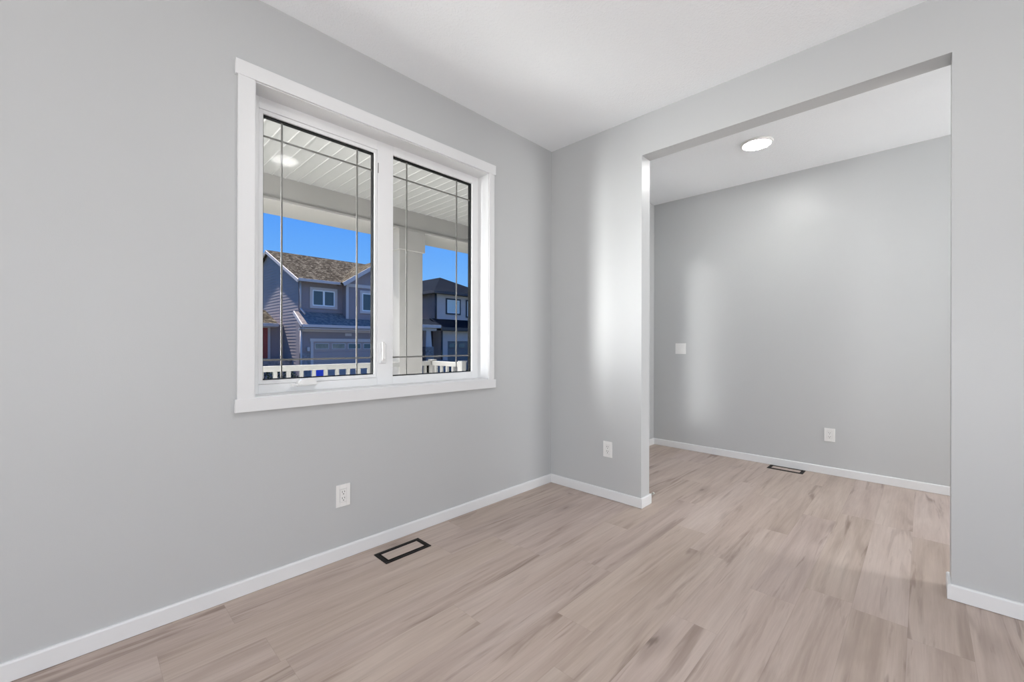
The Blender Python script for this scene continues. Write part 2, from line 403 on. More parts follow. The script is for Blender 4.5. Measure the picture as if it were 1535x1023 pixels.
struct(wall_grid(MB(), 'y', RY0 - 0.12, RY0, RX0, F, 0, H, [(-0.8, 1.1, 0.35, 2.05), (3.1, 4.4, 1.1, 2.4)]).build('wall_right', 'wall'), 'grey wall on the right behind the viewer', 'wall')
struct(wall_grid(MB(), 'x', RX0 - 0.12, RX0, RY0 - 0.12, W + WT, 0, H, [(-1.8, 0.6, 0.06, 2.14)]).build('wall_back', 'wall'), 'grey wall behind the viewer', 'wall')

def base_profile(depth, h):   # outline: (offset from wall, z)
    return [(0, 0.002), (depth, 0.002), (depth, h - 0.006), (depth - 0.002, h - 0.002), (depth - 0.005, h), (0, h)]
BH, BD = 0.0695, 0.0125
def base_y(mb, ywall, sgn, x0, x1): return mb.poly_prism([(ywall + sgn * p[0], p[1]) for p in base_profile(BD, BH)], 'x', x0, x1)
def base_x(mb, xwall, sgn, y0, y1): return mb.poly_prism([(xwall + sgn * p[0], p[1]) for p in base_profile(BD, BH)], 'y', y0, y1)
struct(base_y(MB(), W, -1, RX0, P).build('baseboard_left', 'trim'), 'white baseboard below the window', 'baseboard')
m = base_x(MB(), P, -1, OPY1, W - BD); base_y(m, OPY1, -1, P - BD, P + PT + BD); base_x(m, P + PT, 1, OPY1, W)
struct(m.build('baseboard_middle', 'trim'), 'white baseboard around the wall stub left of the opening', 'baseboard')
m = base_x(MB(), P, -1, RY0, OPY0); base_y(m, OPY0, 1, P - BD, P + PT + BD); base_x(m, P + PT, 1, RY0, OPY0)
struct(m.build('baseboard_right', 'trim'), 'white baseboard around the wall right of the opening', 'baseboard')
struct(base_x(MB(), F, -1, RY0, W).build('baseboard_far', 'trim'), 'white baseboard along the back wall of the hall', 'baseboard')
m = base_y(MB(), W, -1, SLX1 + 0.082, F - BD)
struct(m.build('baseboard_hall', 'trim'), 'white baseboard beside the front door in the hall', 'baseboard')
m = base_y(MB(), RY0, 1, RX0, P - BD); base_x(m, RX0, 1, 0.62, W - BD)
struct(m.build('baseboard_back', 'trim'), 'white baseboard behind the viewer', 'baseboard')

# ------------------------------------------------------------------ window_1: the double window
w1 = bpy.data.objects.new('window_1', None); C.objects.link(w1); w1.location = (1.298, W, 0.84); WORLD['window_1'] = Vector(w1.location)
struct(w1, 'white double window with prairie-style grille bars and flat white casing', 'window')
cy0, cy1 = W - 0.018, W - 0.0005
CX0, CX1, CZ0, CZ1 = 0.566, 2.031, 0.897, 2.362     # inner edge of the casing
cas = MB()
cas.box(0.498, CX0, cy0, cy1, CZ0 - 0.001, CZ1 + 0.001, 0.0012); cas.box(CX1, 2.079, cy0, cy1, CZ0 - 0.001, CZ1 + 0.001, 0.0012)
cas.box(0.488, 2.090, cy0 - 0.003, cy1, CZ1, 2.430, 0.0015); cas.box(0.489, 2.094, cy0 - 0.003, cy1, 0.836, CZ0, 0.0015)
cas.build('casing', 'trim', w1)
YF = W + 0.100                                      # face of the vinyl frame
LX0, LX1, LZ0, LZ1 = 0.571, 2.026, 0.902, 2.357
MB().ring(LX0 - 0.012, LX1 + 0.012, LZ0 - 0.012, LZ1 + 0.012, W - 0.010, YF + 0.02, 0.012, 0.012, 0.012, 0.012, 0.0008).build('jamb_liner', 'trim', w1)
fr = MB()
GL = (0.632, 1.220, 0.967, 2.281); GR = (1.339, 1.972, 0.950, 2.304)     # clear openings of the two lights
SO = (0.612, 1.236, 0.947, 2.301)                                           # hole the sash sits in
fr.box(LX0, SO[0], YF, W + 0.149, LZ0, LZ1, 0.002); fr.box(GR[1], LX1, YF, W + 0.149, LZ0, LZ1, 0.002)
fr.box(SO[1], GR[0], YF, W + 0.149, LZ0, LZ1, 0.002)
fr.box(SO[0], SO[1], YF, W + 0.149, LZ0, SO[2], 0.002); fr.box(SO[0], SO[1], YF, W + 0.149, SO[3], LZ1, 0.002)
fr.box(GR[0], GR[1], YF, W + 0.149, LZ0, GR[2], 0.002); fr.box(GR[0], GR[1], YF, W + 0.149, GR[3], LZ1, 0.002)
fr.build('frame', 'vinyl', w1)
sh = MB().ring(SO[0] + 0.001, SO[1] - 0.001, SO[2] + 0.001, SO[3] - 0.001, YF + 0.004, W + 0.148, GL[0] - SO[0] - 0.001, SO[1] - GL[1] - 0.001, GL[2] - SO[2] - 0.001, SO[3] - GL[3] - 0.001, 0.0015)
sash = sh.build('casement_sash', 'vinyl', w1)
YG = W + 0.113
def light(g, parent, vb, hb):
    x0, x1, z0, z1 = g
    s = 0.0045
    MB().ring(x0 + 0.0002, x1 - 0.0002, z0 + 0.0002, z1 - 0.0002, YG + 0.004, YG + 0.031, s, s, s, s).build('spacer', 'spacer', parent)
    MB().box(x0 + 0.0003, x1 - 0.0003, YG, YG + 0.004, z0 + 0.0003, z1 - 0.0003).build('pane', 'glass', parent)
    MB().box(x0 + 0.0003, x1 - 0.0003, YG + 0.031, YG + 0.035, z0 + 0.0003, z1 - 0.0003).build('pane', 'glass', parent)
    ym = YG + 0.0175
    for x in vb: MB().box(x - 0.0045, x + 0.0045, ym - 0.003, ym + 0.003, z0 + 0.0048, z1 - 0.0048, 0.0015).build('grille_bar', 'grille', parent)
    for z in hb: MB().box(x0 + 0.0048, x1 - 0.0048, ym - 0.0032, ym + 0.0032, z - 0.0045, z + 0.0045, 0.0015).build('grille_bar', 'grille', parent)
light(GL, sash, (0.724, 1.124), (1.066, 2.182))
light(GR, w1, (1.451, 1.851), (1.066, 2.188))
# folded crank handle on the sill of the frame
ck = MB()
zc = 0.0075
ck.poly_prism([(0.780, 0.9285 + zc), (0.884, 0.9285 + zc), (0.879, 0.938 + zc), (0.868, 0.952 + zc), (0.836, 0.960 + zc), (0.806, 0.957 + zc), (0.789, 0.945 + zc)], 'y', YF - 0.034, YF + 0.0015)
ck.box(0.752, 0.806, YF - 0.038, YF - 0.018, 0.9265 + zc, 0.936 + zc, 0.003); ck.cyl((0.756, YF - 0.028, 0.9235 + zc), (0.756, YF - 0.028, 0.938 + zc), 0.007)
ck.box(0.786, 0.880, YF - 0.016, YF + 0.001, 0.9195 + zc, 0.9290 + zc, 0.002)
ck.build('crank_handle', 'plastic', w1)
lk = MB()
lk.box(1.250, 1.292, YF - 0.008, YF + 0.001, 1.030, 1.150, 0.006, 3)
lk.build('lock_base', 'vinyl', w1)
lv = MB(); lv.poly_prism([(YF - 0.008, 1.050), (YF - 0.019, 1.044), (YF - 0.027, 1.060), (YF - 0.030, 1.110), (YF - 0.026, 1.158), (YF - 0.020, 1.160), (YF - 0.017, 1.110), (YF - 0.008, 1.085)], 'x', 1.257, 1.272)
lv.build('lock_lever', 'plastic', w1)
MB().box(1.2375, 1.2425, YF - 0.0015, YF + 0.001, 2.165, 2.225, 0.0006).build('latch_keeper', 'grille', w1)

# ------------------------------------------------------------------ front door and sidelight in the hall (round the corner)
d1 = bpy.data.objects.new('door_1', None); C.objects.link(d1); d1.location = (3.55, W, 0); WORLD['door_1'] = Vector(d1.location)
struct(d1, 'front door with a narrow glazed sidelight in the hall', 'door')
m = MB(); m.box(DX0 - 0.03, DX0, W + 0.02, W + WT, 0, DZ + 0.03); m.box(DX1, SLX0, W + 0.02, W + 0.10, 0, DZ); m.box(SLX1, SLX1 + 0.03, W + 0.02, W + WT, 0, DZ + 0.03)
m.box(DX0, SLX1, W + 0.02, W + WT, DZ, DZ + 0.03); m.box(SLX0, SLX1, W + 0.02, W + 0.10, 0, 0.14); m.build('frame', 'trim', d1)
m = MB(); m.box(DX0 - 0.08, DX0 - 0.025, W - 0.016, W + 0.02, 0, DZ + 0.09, 0.001); m.box(SLX1 + 0.025, SLX1 + 0.08, W - 0.016, W + 0.02, 0, DZ + 0.09, 0.001)
m.box(DX0 - 0.025, SLX1 + 0.025, W - 0.016, W + 0.02, DZ + 0.025, DZ + 0.09, 0.001); m.build('casing', 'trim', d1)
m = MB(); m.box(DX0 + 0.002, DX1 - 0.002, W + 0.055, W + 0.10, 0.006, DZ - 0.002)
for (pz0, pz1) in ((0.18, 0.85), (1.0, 1.9)):
    for px0 in (DX0 + 0.10, DX0 + 0.45): m.box(px0, px0 + 0.28, W + 0.045, W + 0.056, pz0, pz1, 0.009)
slab = m.build('door_slab', 'door', d1)
m = MB(); m.cyl((DX0 + 0.065, W + 0.056, 0.98), (DX0 + 0.065, W + 0.03, 0.98), 0.028); m.cyl((DX0 + 0.065, W + 0.032, 0.98), (DX0 + 0.19, W + 0.030, 0.98), 0.008); m.build('door_handle', 'steel', slab)
MB().box(SLX0, SLX1, W + 0.055, W + 0.061, 0.14, DZ).build('sidelight_pane', 'glass', d1)

# unseen window and door frames, added behind the viewer for the fill lamps
w2 = bpy.data.objects.new('added_window_right', None); C.objects.link(w2); w2.location = (0.2, RY0, 0.5); WORLD['added_window_right'] = Vector(w2.location)
struct(w2, 'added wide white window on the wall behind the viewer, for a fill lamp', 'window')
m = MB().ring(-0.8, 1.1, 0.35, 2.05, RY0 - 0.10, RY0 - 0.03, 0.05, 0.05, 0.05, 0.05, 0.002); m.box(0.13, 0.17, RY0 - 0.10, RY0 - 0.03, 0.40, 2.00, 0.002); m.build('frame', 'vinyl', w2)
m = MB().ring(-0.87, 1.17, 0.28, 2.12, RY0 + 0.0005, RY0 + 0.018, 0.07, 0.07, 0.07, 0.07, 0.001); m.build('casing', 'trim', w2)
w3 = bpy.data.objects.new('added_window_hall', None); C.objects.link(w3); w3.location = (3.75, RY0, 1.1); WORLD['added_window_hall'] = Vector(w3.location)  # unseen, added so the hall fill lamp has an opening
struct(w3, 'added white window at the far end of the hall, for a fill lamp', 'window')
MB().ring(3.1, 4.4, 1.1, 2.4, RY0 - 0.10, RY0 - 0.03, 0.05, 0.05, 0.05, 0.05, 0.002).build('frame', 'vinyl', w3)
MB().ring(3.03, 4.47, 1.03, 2.47, RY0 + 0.0005, RY0 + 0.018, 0.07, 0.07, 0.07, 0.07, 0.001).build('casing', 'trim', w3)
d2 = bpy.data.objects.new('added_patio_door', None); C.objects.link(d2); d2.location = (RX0, -0.6, 0); WORLD['added_patio_door'] = Vector(d2.location)  # unseen, added so the back fill lamp has an opening
struct(d2, 'added glazed patio door behind the viewer, for a fill lamp', 'door')
def ring_x(mb, x0, x1, y0, y1, z0, z1, w):
    mb.box(x0, x1, y0, y0 + w, z0, z1, 0.001); mb.box(x0, x1, y1 - w, y1, z0, z1, 0.001)
    mb.box(x0, x1, y0 + w, y1 - w, z0, z0 + w, 0.001); mb.box(x0, x1, y0 + w, y1 - w, z1 - w, z1, 0.001); return mb
ring_x(ring_x(MB(), RX0 - 0.10, RX0 - 0.03, -1.8, -0.57, 0.06, 2.14, 0.06), RX0 - 0.10, RX0 - 0.03, -0.63, 0.6, 0.06, 2.14, 0.06).build('frame', 'vinyl', d2)
ring_x(MB(), RX0 + 0.0005, RX0 + 0.018, -1.87, 0.67, 0.0, 2.21, 0.07).build('casing', 'trim', d2)

# ------------------------------------------------------------------ outlets, switch, registers, lamps, door stop
def rot_to(normal):   # local -Y faces the room -> rotation about z so that it faces `normal`
    return math.atan2(normal[1], normal[0]) + PI / 2
def outlet(loc, normal, label, proto=None):
    if proto is None:
        t = thing('power_outlet', label, 'outlet', (0, 0, 0), 'power outlets low on the walls')
        pw, ph = 0.0385, 0.0585
        m = MB(); m.ring(-pw, pw, -ph, ph, -0.006, -0.0002, pw - 0.0182, pw - 0.0182, ph - 0.0347, ph - 0.0347, 0.0018)
        m.build('cover_plate', 'plastic', t)
        m = MB(); m.box(-0.017, 0.017, -0.0075, -0.0004, -0.0335, 0.0335, 0.0012); r = m.build('receptacle', 'plastic', t)
        for zc in (0.0165, -0.0165):
            m = MB(); m.box(-0.0075, -0.0052, -0.0082, -0.0070, zc - 0.001, zc + 0.0085); m.box(0.0052, 0.0075, -0.0082, -0.0070, zc, zc + 0.0078)
            m.cyl((0, -0.0082, zc - 0.008), (0, -0.0070, zc - 0.008), 0.0027, seg=14); m.build('socket', 'slot', r)
    else:
        t = copy_tree(proto); t['label'] = label
    t.location = loc; t.rotation_euler = (0, 0, rot_to(normal)); return t
o1 = outlet((0.987, W, 0.338), (0, -1), 'white power outlet low on the window wall, below the window')
o2 = outlet((P, 1.681, 0.367), (-1, 0), 'white power outlet on the wall stub left of the opening', o1)
o3 = outlet((F, 0.588, 0.352), (-1, 0), 'white power outlet on the back wall of the hall', o1)
t = thing('light_switch', 'square white double light switch on the hall wall', 'switch', (0, 0, 0))
m = MB(); wv = 0.0575
m.box(-wv, -0.040, -0.006, -0.0002, -0.058, 0.058, 0.0015); m.box(0.040, wv, -0.006, -0.0002, -0.058, 0.058, 0.0015); m.box(-0.0065, 0.0065, -0.006, -0.0002, -0.034, 0.034, 0.001)
m.box(-0.0405, 0.0405, -0.006, -0.0002, 0.0335, 0.058, 0.0015); m.box(-0.0405, 0.0405, -0.006, -0.0002, -0.058, -0.0335, 0.0015); m.build('cover_plate', 'plastic', t)
for s in (-1, 1):
    m = MB(); xc = s * 0.0232
    m.poly_prism([(-0.0004, -0.033), (-0.0105, -0.033), (-0.0070, 0), (-0.0060, 0.033), (-0.0004, 0.033)], 'x', xc - 0.0163, xc + 0.0163); m.build('rocker', 'plastic', t)
t.location = (F, 1.9145, 1.103); t.rotation_euler = (0, 0, rot_to((-1, 0)))

def register(loc, rz, label, proto=None):
    if proto is None:
        t = thing('floor_register', label, 'floor register', (0, 0, 0), 'dark framed registers set in the floor')
        m = MB(); L_, D_ = 0.140, 0.0675
        for (a, b, c, d) in ((-L_, L_, -D_, -D_ + 0.019), (-L_, L_, D_ - 0.019, D_), (-L_, -L_ + 0.019, -D_ + 0.019, D_ - 0.019), (L_ - 0.019, L_, -D_ + 0.019, D_ - 0.019)):
            m.box(a, b, c, d, 0.0004, 0.0038, 0.0010)
        m.build('outer_frame', 'register', t)
        MB().box(-L_ + 0.018, L_ - 0.018, -D_ + 0.018, D_ - 0.018, 0.0003, 0.0010).build('shadow_gap', 'spacer', t)
        m = MB()
        a, b = L_ - 0.0235, D_ - 0.0235
        for q in ((-a, a, -b, -b + 0.005), (-a, a, b - 0.005, b), (-a, -a + 0.005, -b + 0.005, b - 0.005), (a - 0.005, a, -b + 0.005, b - 0.005)):
            m.box(*q, 0.0010, 0.0040, 0.0006)
        m.build('inner_frame', 'register', t)
        MB().box(-a + 0.005, a - 0.005, -b + 0.005, b - 0.005, 0.0010, 0.0034).build('plank_insert', 'floor', t)
    else:
        t = copy_tree(proto); t['label'] = label
    t.location = loc; t.rotation_euler = (0, 0, rz); return t
r1 = register((1.2575, 2.070, 0), 0, 'black framed floor register with plank insert near the window wall')
r2 = register((4.530, 0.900, 0), PI / 2, 'dark framed floor register against the back wall of the hall', r1)

def ceiling_light(loc, label, proto=None):
    if proto is None:
        t = thing('ceiling_light', label, 'ceiling light', (0, 0, 0), 'round disc lights on the ceiling')
        m = MB(); m.lathe([(0.0985, -0.010), (0.1005, -0.0165), (0.108, -0.0150), (0.1155, -0.007), (0.1170, -0.0003), (0.0985, -0.0003), (0.0985, -0.010)], 0, 0, 0, 64); m.build('trim_ring', 'plastic', t)
        m = MB(); m.lathe([(0, -0.0168), (0.07, -0.0163), (0.092, -0.0150), (0.0980, -0.0125), (0.0980, -0.004), (0, -0.004)], 0, 0, 0, 64); m.build('diffuser', 'lamp', t)
    else:
        t = copy_tree(proto); t['label'] = label
    t.location = loc; return t
l1 = ceiling_light((3.755, 0.950, H), 'lit round white disc light on the hall ceiling')
l2 = ceiling_light((1.250, 0.715, H), 'lit round disc light on the front room ceiling, seen reflected in the window', l1)

t = thing('door_stop', 'small pale door stop on the baseboard at the end of the wall stub', 'door stop', (P + PT + BD, 1.425, 0.05))
m = MB(); m.cyl((P + PT + BD, 1.425, 0.05), (P + PT + BD + 0.006, 1.425, 0.05), 0.012); m.cyl((P + PT + BD + 0.005, 1.425, 0.05), (2.945, 1.425, 0.05), 0.0045); m.build('rod', 'steel', t)
MB().cyl((2.942, 1.425, 0.05), (2.957, 1.425, 0.05), 0.0095, 0.008).build('rubber_tip', 'rubber', t)

# ------------------------------------------------------------------ porch
PZ = PORCH_Z
struct(MB().box(-4.0, 5.2, W + WT, 4.25, -0.9, PZ).build('porch_floor', 'deck'), 'concrete porch floor outside the window', 'porch')
SZ = 2.522; YB0, YB1 = 3.80, 4.215
m = MB(); pitch = 0.0985; x = -2.05
pts = []
while x < 4.4:
    pts += [(x, SZ), (x + 0.084, SZ), (x + 0.087, SZ - 0.005), (x + 0.0955, SZ - 0.005)]
    x += pitch
pts = pts + [(x, SZ + 0.05), (-2.05, SZ + 0.05)]
b = bmesh.new()
f0 = [b.verts.new((p[0], W + WT, p[1])) for p in pts]; f1 = [b.verts.new((p[0], YB0, p[1])) for p in pts]
for i in range(len(pts)):
    j = (i + 1) % len(pts); b.faces.new((f0[i], f0[j], f1[j], f1[i]))
b.faces.new(f0); b.faces.new(f1[::-1])
bmesh.ops.recalc_face_normals(b, faces=b.faces); m._add(b)
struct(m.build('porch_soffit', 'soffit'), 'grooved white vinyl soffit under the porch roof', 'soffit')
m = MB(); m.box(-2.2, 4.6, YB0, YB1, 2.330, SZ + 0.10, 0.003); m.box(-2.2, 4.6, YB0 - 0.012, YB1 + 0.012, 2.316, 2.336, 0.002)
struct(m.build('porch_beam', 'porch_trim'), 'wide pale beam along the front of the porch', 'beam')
m = MB(); m.quadslab((-2.6, W + WT, 3.25), (5.0, W + WT, 3.25), (5.0, 4.62, 2.62), (-2.6, 4.62, 2.62), 0.06)
struct(m.build('porch_roof', 'roofA'), 'shingled porch roof', 'roof')
t = thing('porch_column', 'square pale porch column with a boxed cap seen through the right window light', 'column', (2.40, 3.95, PZ))
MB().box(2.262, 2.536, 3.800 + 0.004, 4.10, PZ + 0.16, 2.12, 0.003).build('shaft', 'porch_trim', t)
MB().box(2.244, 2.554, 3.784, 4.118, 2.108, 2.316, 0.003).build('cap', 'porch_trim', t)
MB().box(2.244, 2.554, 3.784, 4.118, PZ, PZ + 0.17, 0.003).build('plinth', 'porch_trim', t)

def railing(name, label, pts_bal, x0, x1, y, along='x'):
    mid = ((x0 + x1) / 2, y, PZ) if along == 'x' else (y, (x0 + x1) / 2, PZ)
    t = thing('porch_railing', label, 'railing', mid, 'white porch railings')
    def bx(a0, a1, hw, z0, z1, bev, nm):
        m = MB()
        if along == 'x': m.box(a0, a1, y - hw, y + hw, z0, z1, bev)
        else: m.box(y - hw, y + hw, a0, a1, z0, z1, bev)
        m.build(nm, 'porch_white', t)
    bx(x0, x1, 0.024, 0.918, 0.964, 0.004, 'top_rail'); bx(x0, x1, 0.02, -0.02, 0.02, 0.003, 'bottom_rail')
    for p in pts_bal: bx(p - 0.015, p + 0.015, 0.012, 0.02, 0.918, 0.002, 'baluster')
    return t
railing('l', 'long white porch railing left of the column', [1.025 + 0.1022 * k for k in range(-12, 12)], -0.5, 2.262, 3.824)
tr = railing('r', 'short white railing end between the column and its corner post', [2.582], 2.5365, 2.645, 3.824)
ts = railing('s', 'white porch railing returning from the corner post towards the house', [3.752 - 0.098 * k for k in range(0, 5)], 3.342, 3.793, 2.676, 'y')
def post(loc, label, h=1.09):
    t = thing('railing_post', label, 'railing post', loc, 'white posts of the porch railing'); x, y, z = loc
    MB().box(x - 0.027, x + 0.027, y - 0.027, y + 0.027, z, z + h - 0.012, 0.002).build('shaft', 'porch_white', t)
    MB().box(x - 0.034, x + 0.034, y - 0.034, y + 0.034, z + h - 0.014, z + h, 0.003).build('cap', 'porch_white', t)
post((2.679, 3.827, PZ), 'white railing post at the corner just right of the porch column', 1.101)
post((2.676, 3.308, PZ), 'white railing post at the free end of the returning railing', 1.101)

# ------------------------------------------------------------------ street
GZ = -0.85
struct(MB().box(-60, 90, -40, 120, GZ - 0.2, GZ - 0.001).build('ground', 'lawn'), 'lawn and soil across the street', 'ground')
struct(MB().box(-9.5, RX0 - 0.14, -12, 6, GZ, -0.06).build('bounce_patio_back', 'deck'), 'added pale concrete patio that bounces sun in through the patio door', 'patio')  # unseen slab, added to bounce sun up to the ceiling
struct(MB().box(RX0 - 0.14, 9, -13, RY0 - 0.13, GZ, -0.06).build('bounce_patio_right', 'deck'), 'added pale concrete patio that bounces sun in through the wide window', 'patio')  # second unseen slab, added as a reflector outside the right wall
struct(MB().box(-60, 90, 8.0, 16.5, GZ, GZ + 0.012).build('street', 'asphalt'), 'asphalt street in front of the house', 'street')
struct(MB().box(7.7, 13.2, 16.5, 21.7, GZ, GZ + 0.015).build('driveway', 'drive'), 'concrete driveway across the street', 'driveway')

def lap_y(mb, x0, x1, y, z0, z1, pitch=0.15, d=0.018):     # lap siding facing -y
    n = max(1, int((z1 - z0) / pitch)); p = (z1 - z0) / n
    prof = [(y + 0.10, z0)]
    for i in range(n): prof += [(y - d, z0 + i * p), (y, z0 + (i + 1) * p)]
    prof += [(y + 0.10, z1)]
    return mb.poly_prism(prof, 'x', x0, x1)
def lap_x_gable(mb, x, y0, y1, z0, ze, yr, zr, pitch=0.16, d=0.007):    # lap siding facing -x with a gable top
    z = z0
    while z < zr - 0.02:
        zn = min(z + pitch, zr - 0.01)
        def lim(zz):
            if zz <= ze: return y0, y1
            k = (zz - ze) / (zr - ze); return y0 + (yr - y0) * k, y1 + (yr - y1) * k
        a, b_ = lim(z), lim(zn)
        B = bmesh.new()
        v = [B.verts.new(q) for q in ((x - d, a[0], z), (x - d, a[1], z), (x, b_[1], zn), (x, b_[0], zn), (x + 0.1, a[0], z), (x + 0.1, a[1], z), (x + 0.1, b_[1], zn), (x + 0.1, b_[0], zn))]
        for f in ((0, 1, 2, 3), (4, 7, 6, 5), (0, 4, 5, 1), (1, 5, 6, 2), (2, 6, 7, 3), (3, 7, 4, 0)): B.faces.new([v[i] for i in f])
        bmesh.ops.recalc_face_normals(B, faces=B.faces); mb._add(B); z = zn
    return mb
def house_window(parent, x0, x1, y, z0, z1, tw, trimm, glassm, mull=(), frame='vinyl'):
    f = MB().ring(x0, x1, z0, z1, y - 0.06, y + 0.02, tw, tw, tw, tw, 0.004).build('window', trimm, parent)
    sx0, sx1, sz0, sz1 = x0 + tw, x1 - tw, z0 + tw, z1 - tw
    m = MB().ring(sx0, sx1, sz0, sz1, y - 0.045, y + 0.02, 0.055, 0.055, 0.055, 0.055, 0.003)
    for q in mull: m.box(q - 0.05, q + 0.05, y - 0.045, y + 0.02, sz0 + 0.055, sz1 - 0.055, 0.003)
    m.build('sash', frame, f)
    MB().box(sx0 + 0.05, sx1 - 0.05, y - 0.02, y + 0.01, sz0 + 0.05, sz1 - 0.05).build('pane', glassm, f)
    return f

# ---- the taupe house, seen through the left light
A = thing('house', 'taupe sided house with brown shingled roof and wide garage across the street', 'house', (11.5, 26.0, GZ), 'houses across the street')
AX0, AX1 = 7.62, 13.75
yr, zr, ze = 27.0, 6.36, 4.22
lap_x_gable(MB(), AX0, 22.3, 31.7, GZ, ze, yr, zr).build('side_wall', 'sidingA', A)
lap_y(MB(), AX0 + 0.02, AX1, 22.3, GZ, 4.30).build('front_wall', 'sidingA', A)
MB().box(AX0 + 0.1, AX1, 22.4, 31.7, GZ, 4.2).build('body', 'sidingA', A)
m = MB(); m.quadslab((AX0 - 0.15, 21.85, 4.34), (AX1 + 0.2, 21.85, 4.34), (AX1 + 0.2, yr, 6.52), (AX0 - 0.15, yr, 6.52), 0.12)
m.quadslab((AX0 - 0.15, yr, 6.52), (AX1 + 0.2, yr, 6.52), (AX1 + 0.2, 32.15, 4.34), (AX0 - 0.15, 32.15, 4.34), 0.12); m.build('roof', 'roofA', A)
m = MB(); m.quadslab((AX0 - 0.19, 21.85, 4.31), (AX0 - 0.14, 21.85, 4.31), (AX0 - 0.14, yr, 6.49), (AX0 - 0.19, yr, 6.49), 0.16)
m.quadslab((AX0 - 0.19, yr, 6.49), (AX0 - 0.14, yr, 6.49), (AX0 - 0.14, 32.15, 4.31), (AX0 - 0.19, 32.15, 4.31), 0.16); m.build('rake_board', 'trimA', A)
m = MB(); m.box(AX0 - 0.15, 9.6, 21.80, 21.88, 4.22, 4.36, 0.01); m.build('gutter', 'trimA', A)
m = MB(); m.cyl((AX0 + 0.07, 22.22, 4.25), (AX0 + 0.07, 22.22, 2.9), 0.045, seg=10); m.cyl((AX0 + 0.07, 22.22, 2.92), (AX0 + 0.2, 22.0, 2.62), 0.045, seg=10); m.build('downspout', 'trimA', A)
house_window(A, 8.15, 9.54, 22.3, 2.96, 4.03, 0.13, 'trimA', 'houseglass', (8.845,))
# gabled bay on the right, over the garage
bx0, bx1, by = 9.84, 13.7, 21.8
bc = (bx0 + bx1) / 2
m = lap_y(MB(), bx0, bx1, by, 2.46, 4.30); m.poly_prism([(bx0, 4.28), (bx1, 4.28), (bc, 4.28 + (bc - bx0) * 0.67)], 'y', by, by + 0.1); m.build('bay_wall', 'sidingA', A)
MB().box(bx0, bx1, by + 0.08, 22.35, 2.46, 4.3).build('bay_side', 'sidingA', A)
m = MB(); zt = 4.22
zap = zt + (bc - bx0 + 0.35) * 0.67
m.quadslab((bx0 - 0.35, by - 0.3, zt + 0.1), (bx0 - 0.35, 25.0, zt + 0.1), (bc, 27.0, zap + 0.1), (bc, by - 0.3, zap + 0.1), 0.12)
m.quadslab((bx1 + 0.35, by - 0.3, zt + 0.1), (bx1 + 0.35, 25.0, zt + 0.1), (bc, 27.0, zap + 0.1), (bc, by - 0.3, zap + 0.1), 0.12); m.build('bay_roof', 'roofA', A)
m = MB(); m.quadslab((bx0 - 0.36, by - 0.34, zt + 0.09), (bx0 - 0.36, by - 0.29, zt + 0.09), (bc, by - 0.29, zap + 0.09), (bc, by - 0.34, zap + 0.09), 0.2)
m.quadslab((bx1 + 0.36, by - 0.34, zt + 0.09), (bx1 + 0.36, by - 0.29, zt + 0.09), (bc, by - 0.29, zap + 0.09), (bc, by - 0.34, zap + 0.09), 0.2)
m.box(bx0 - 0.02, bx1 + 0.02, by - 0.05, by + 0.01, 4.16, 4.34, 0.01); m.box(bx0 - 0.03, bx0 + 0.10, by - 0.04, by + 0.05, 2.46, 4.2, 0.01); m.build('bay_trim', 'trimA', A)
house_window(A, 10.55, 11.95, by, 2.80, 4.03, 0.13, 'trimA', 'houseglass', (11.25,))
# garage front and its skirt roof
gy = 21.7
lap_y(MB(), AX0 - 0.12, AX1, gy, GZ + 0.5, 1.86).build('garage_wall', 'sidingA', A)
MB().box(AX0 - 0.12, 7.96, gy - 0.07, gy + 0.1, GZ, 0.68).build('stone_base', 'stone', A); MB().box(12.75, AX1, gy - 0.07, gy + 0.1, GZ, 0.68).build('stone_base', 'stone', A)
MB().box(AX0 - 0.10, AX1, gy + 0.09, 22.35, GZ, 2.2).build('garage_side', 'sidingA', A)
m = MB(); m.quadslab((AX0 - 0.20, 21.15, 2.06), (AX1 + 0.2, 21.15, 2.06), (AX1 + 0.2, 22.3, 2.76), (AX0 - 0.20, 22.3, 2.76), 0.10); m.build('skirt_roof', 'roofA_lifted', A)
m = MB(); m.box(AX0 - 0.22, AX1 + 0.2, 21.10, 21.17, 1.94, 2.08, 0.01); m.box(AX0 - 0.20, AX1 + 0.2, 21.17, 21.70, 1.86, 1.91); m.box(AX0 - 0.2, AX1, gy - 0.05, gy + 0.02, 1.74, 1.88, 0.01)
m.quadslab((AX0 - 0.24, 21.15, 2.07), (AX0 - 0.19, 21.15, 2.07), (AX0 - 0.19, 22.3, 2.77), (AX0 - 0.24, 22.3, 2.77), 0.16); m.build('skirt_fascia', 'trimA', A)
m = MB(); m.cyl((AX0 - 0.10, gy - 0.06, 1.9), (AX0 - 0.10, gy - 0.06, GZ), 0.05, seg=10); m.build('downspout', 'trimA', A)
gd = MB()
for k in range(4): gd.box(8.10, 12.6, gy - 0.02, gy + 0.04, GZ + 0.02 + k * 0.525, GZ + 0.02 + (k + 1) * 0.525 - 0.012, 0.006)
gdo = gd.build('garage_door', 'garage', A)
m = MB(); m.box(7.97, 8.10, gy - 0.06, gy + 0.05, GZ, 1.25, 0.006); m.box(12.6, 12.73, gy - 0.06, gy + 0.05, GZ, 1.25, 0.006); m.box(7.93, 12.77, gy - 0.07, gy + 0.05, 1.25, 1.41, 0.006); m.build('garage_door_trim', 'trimA', A)
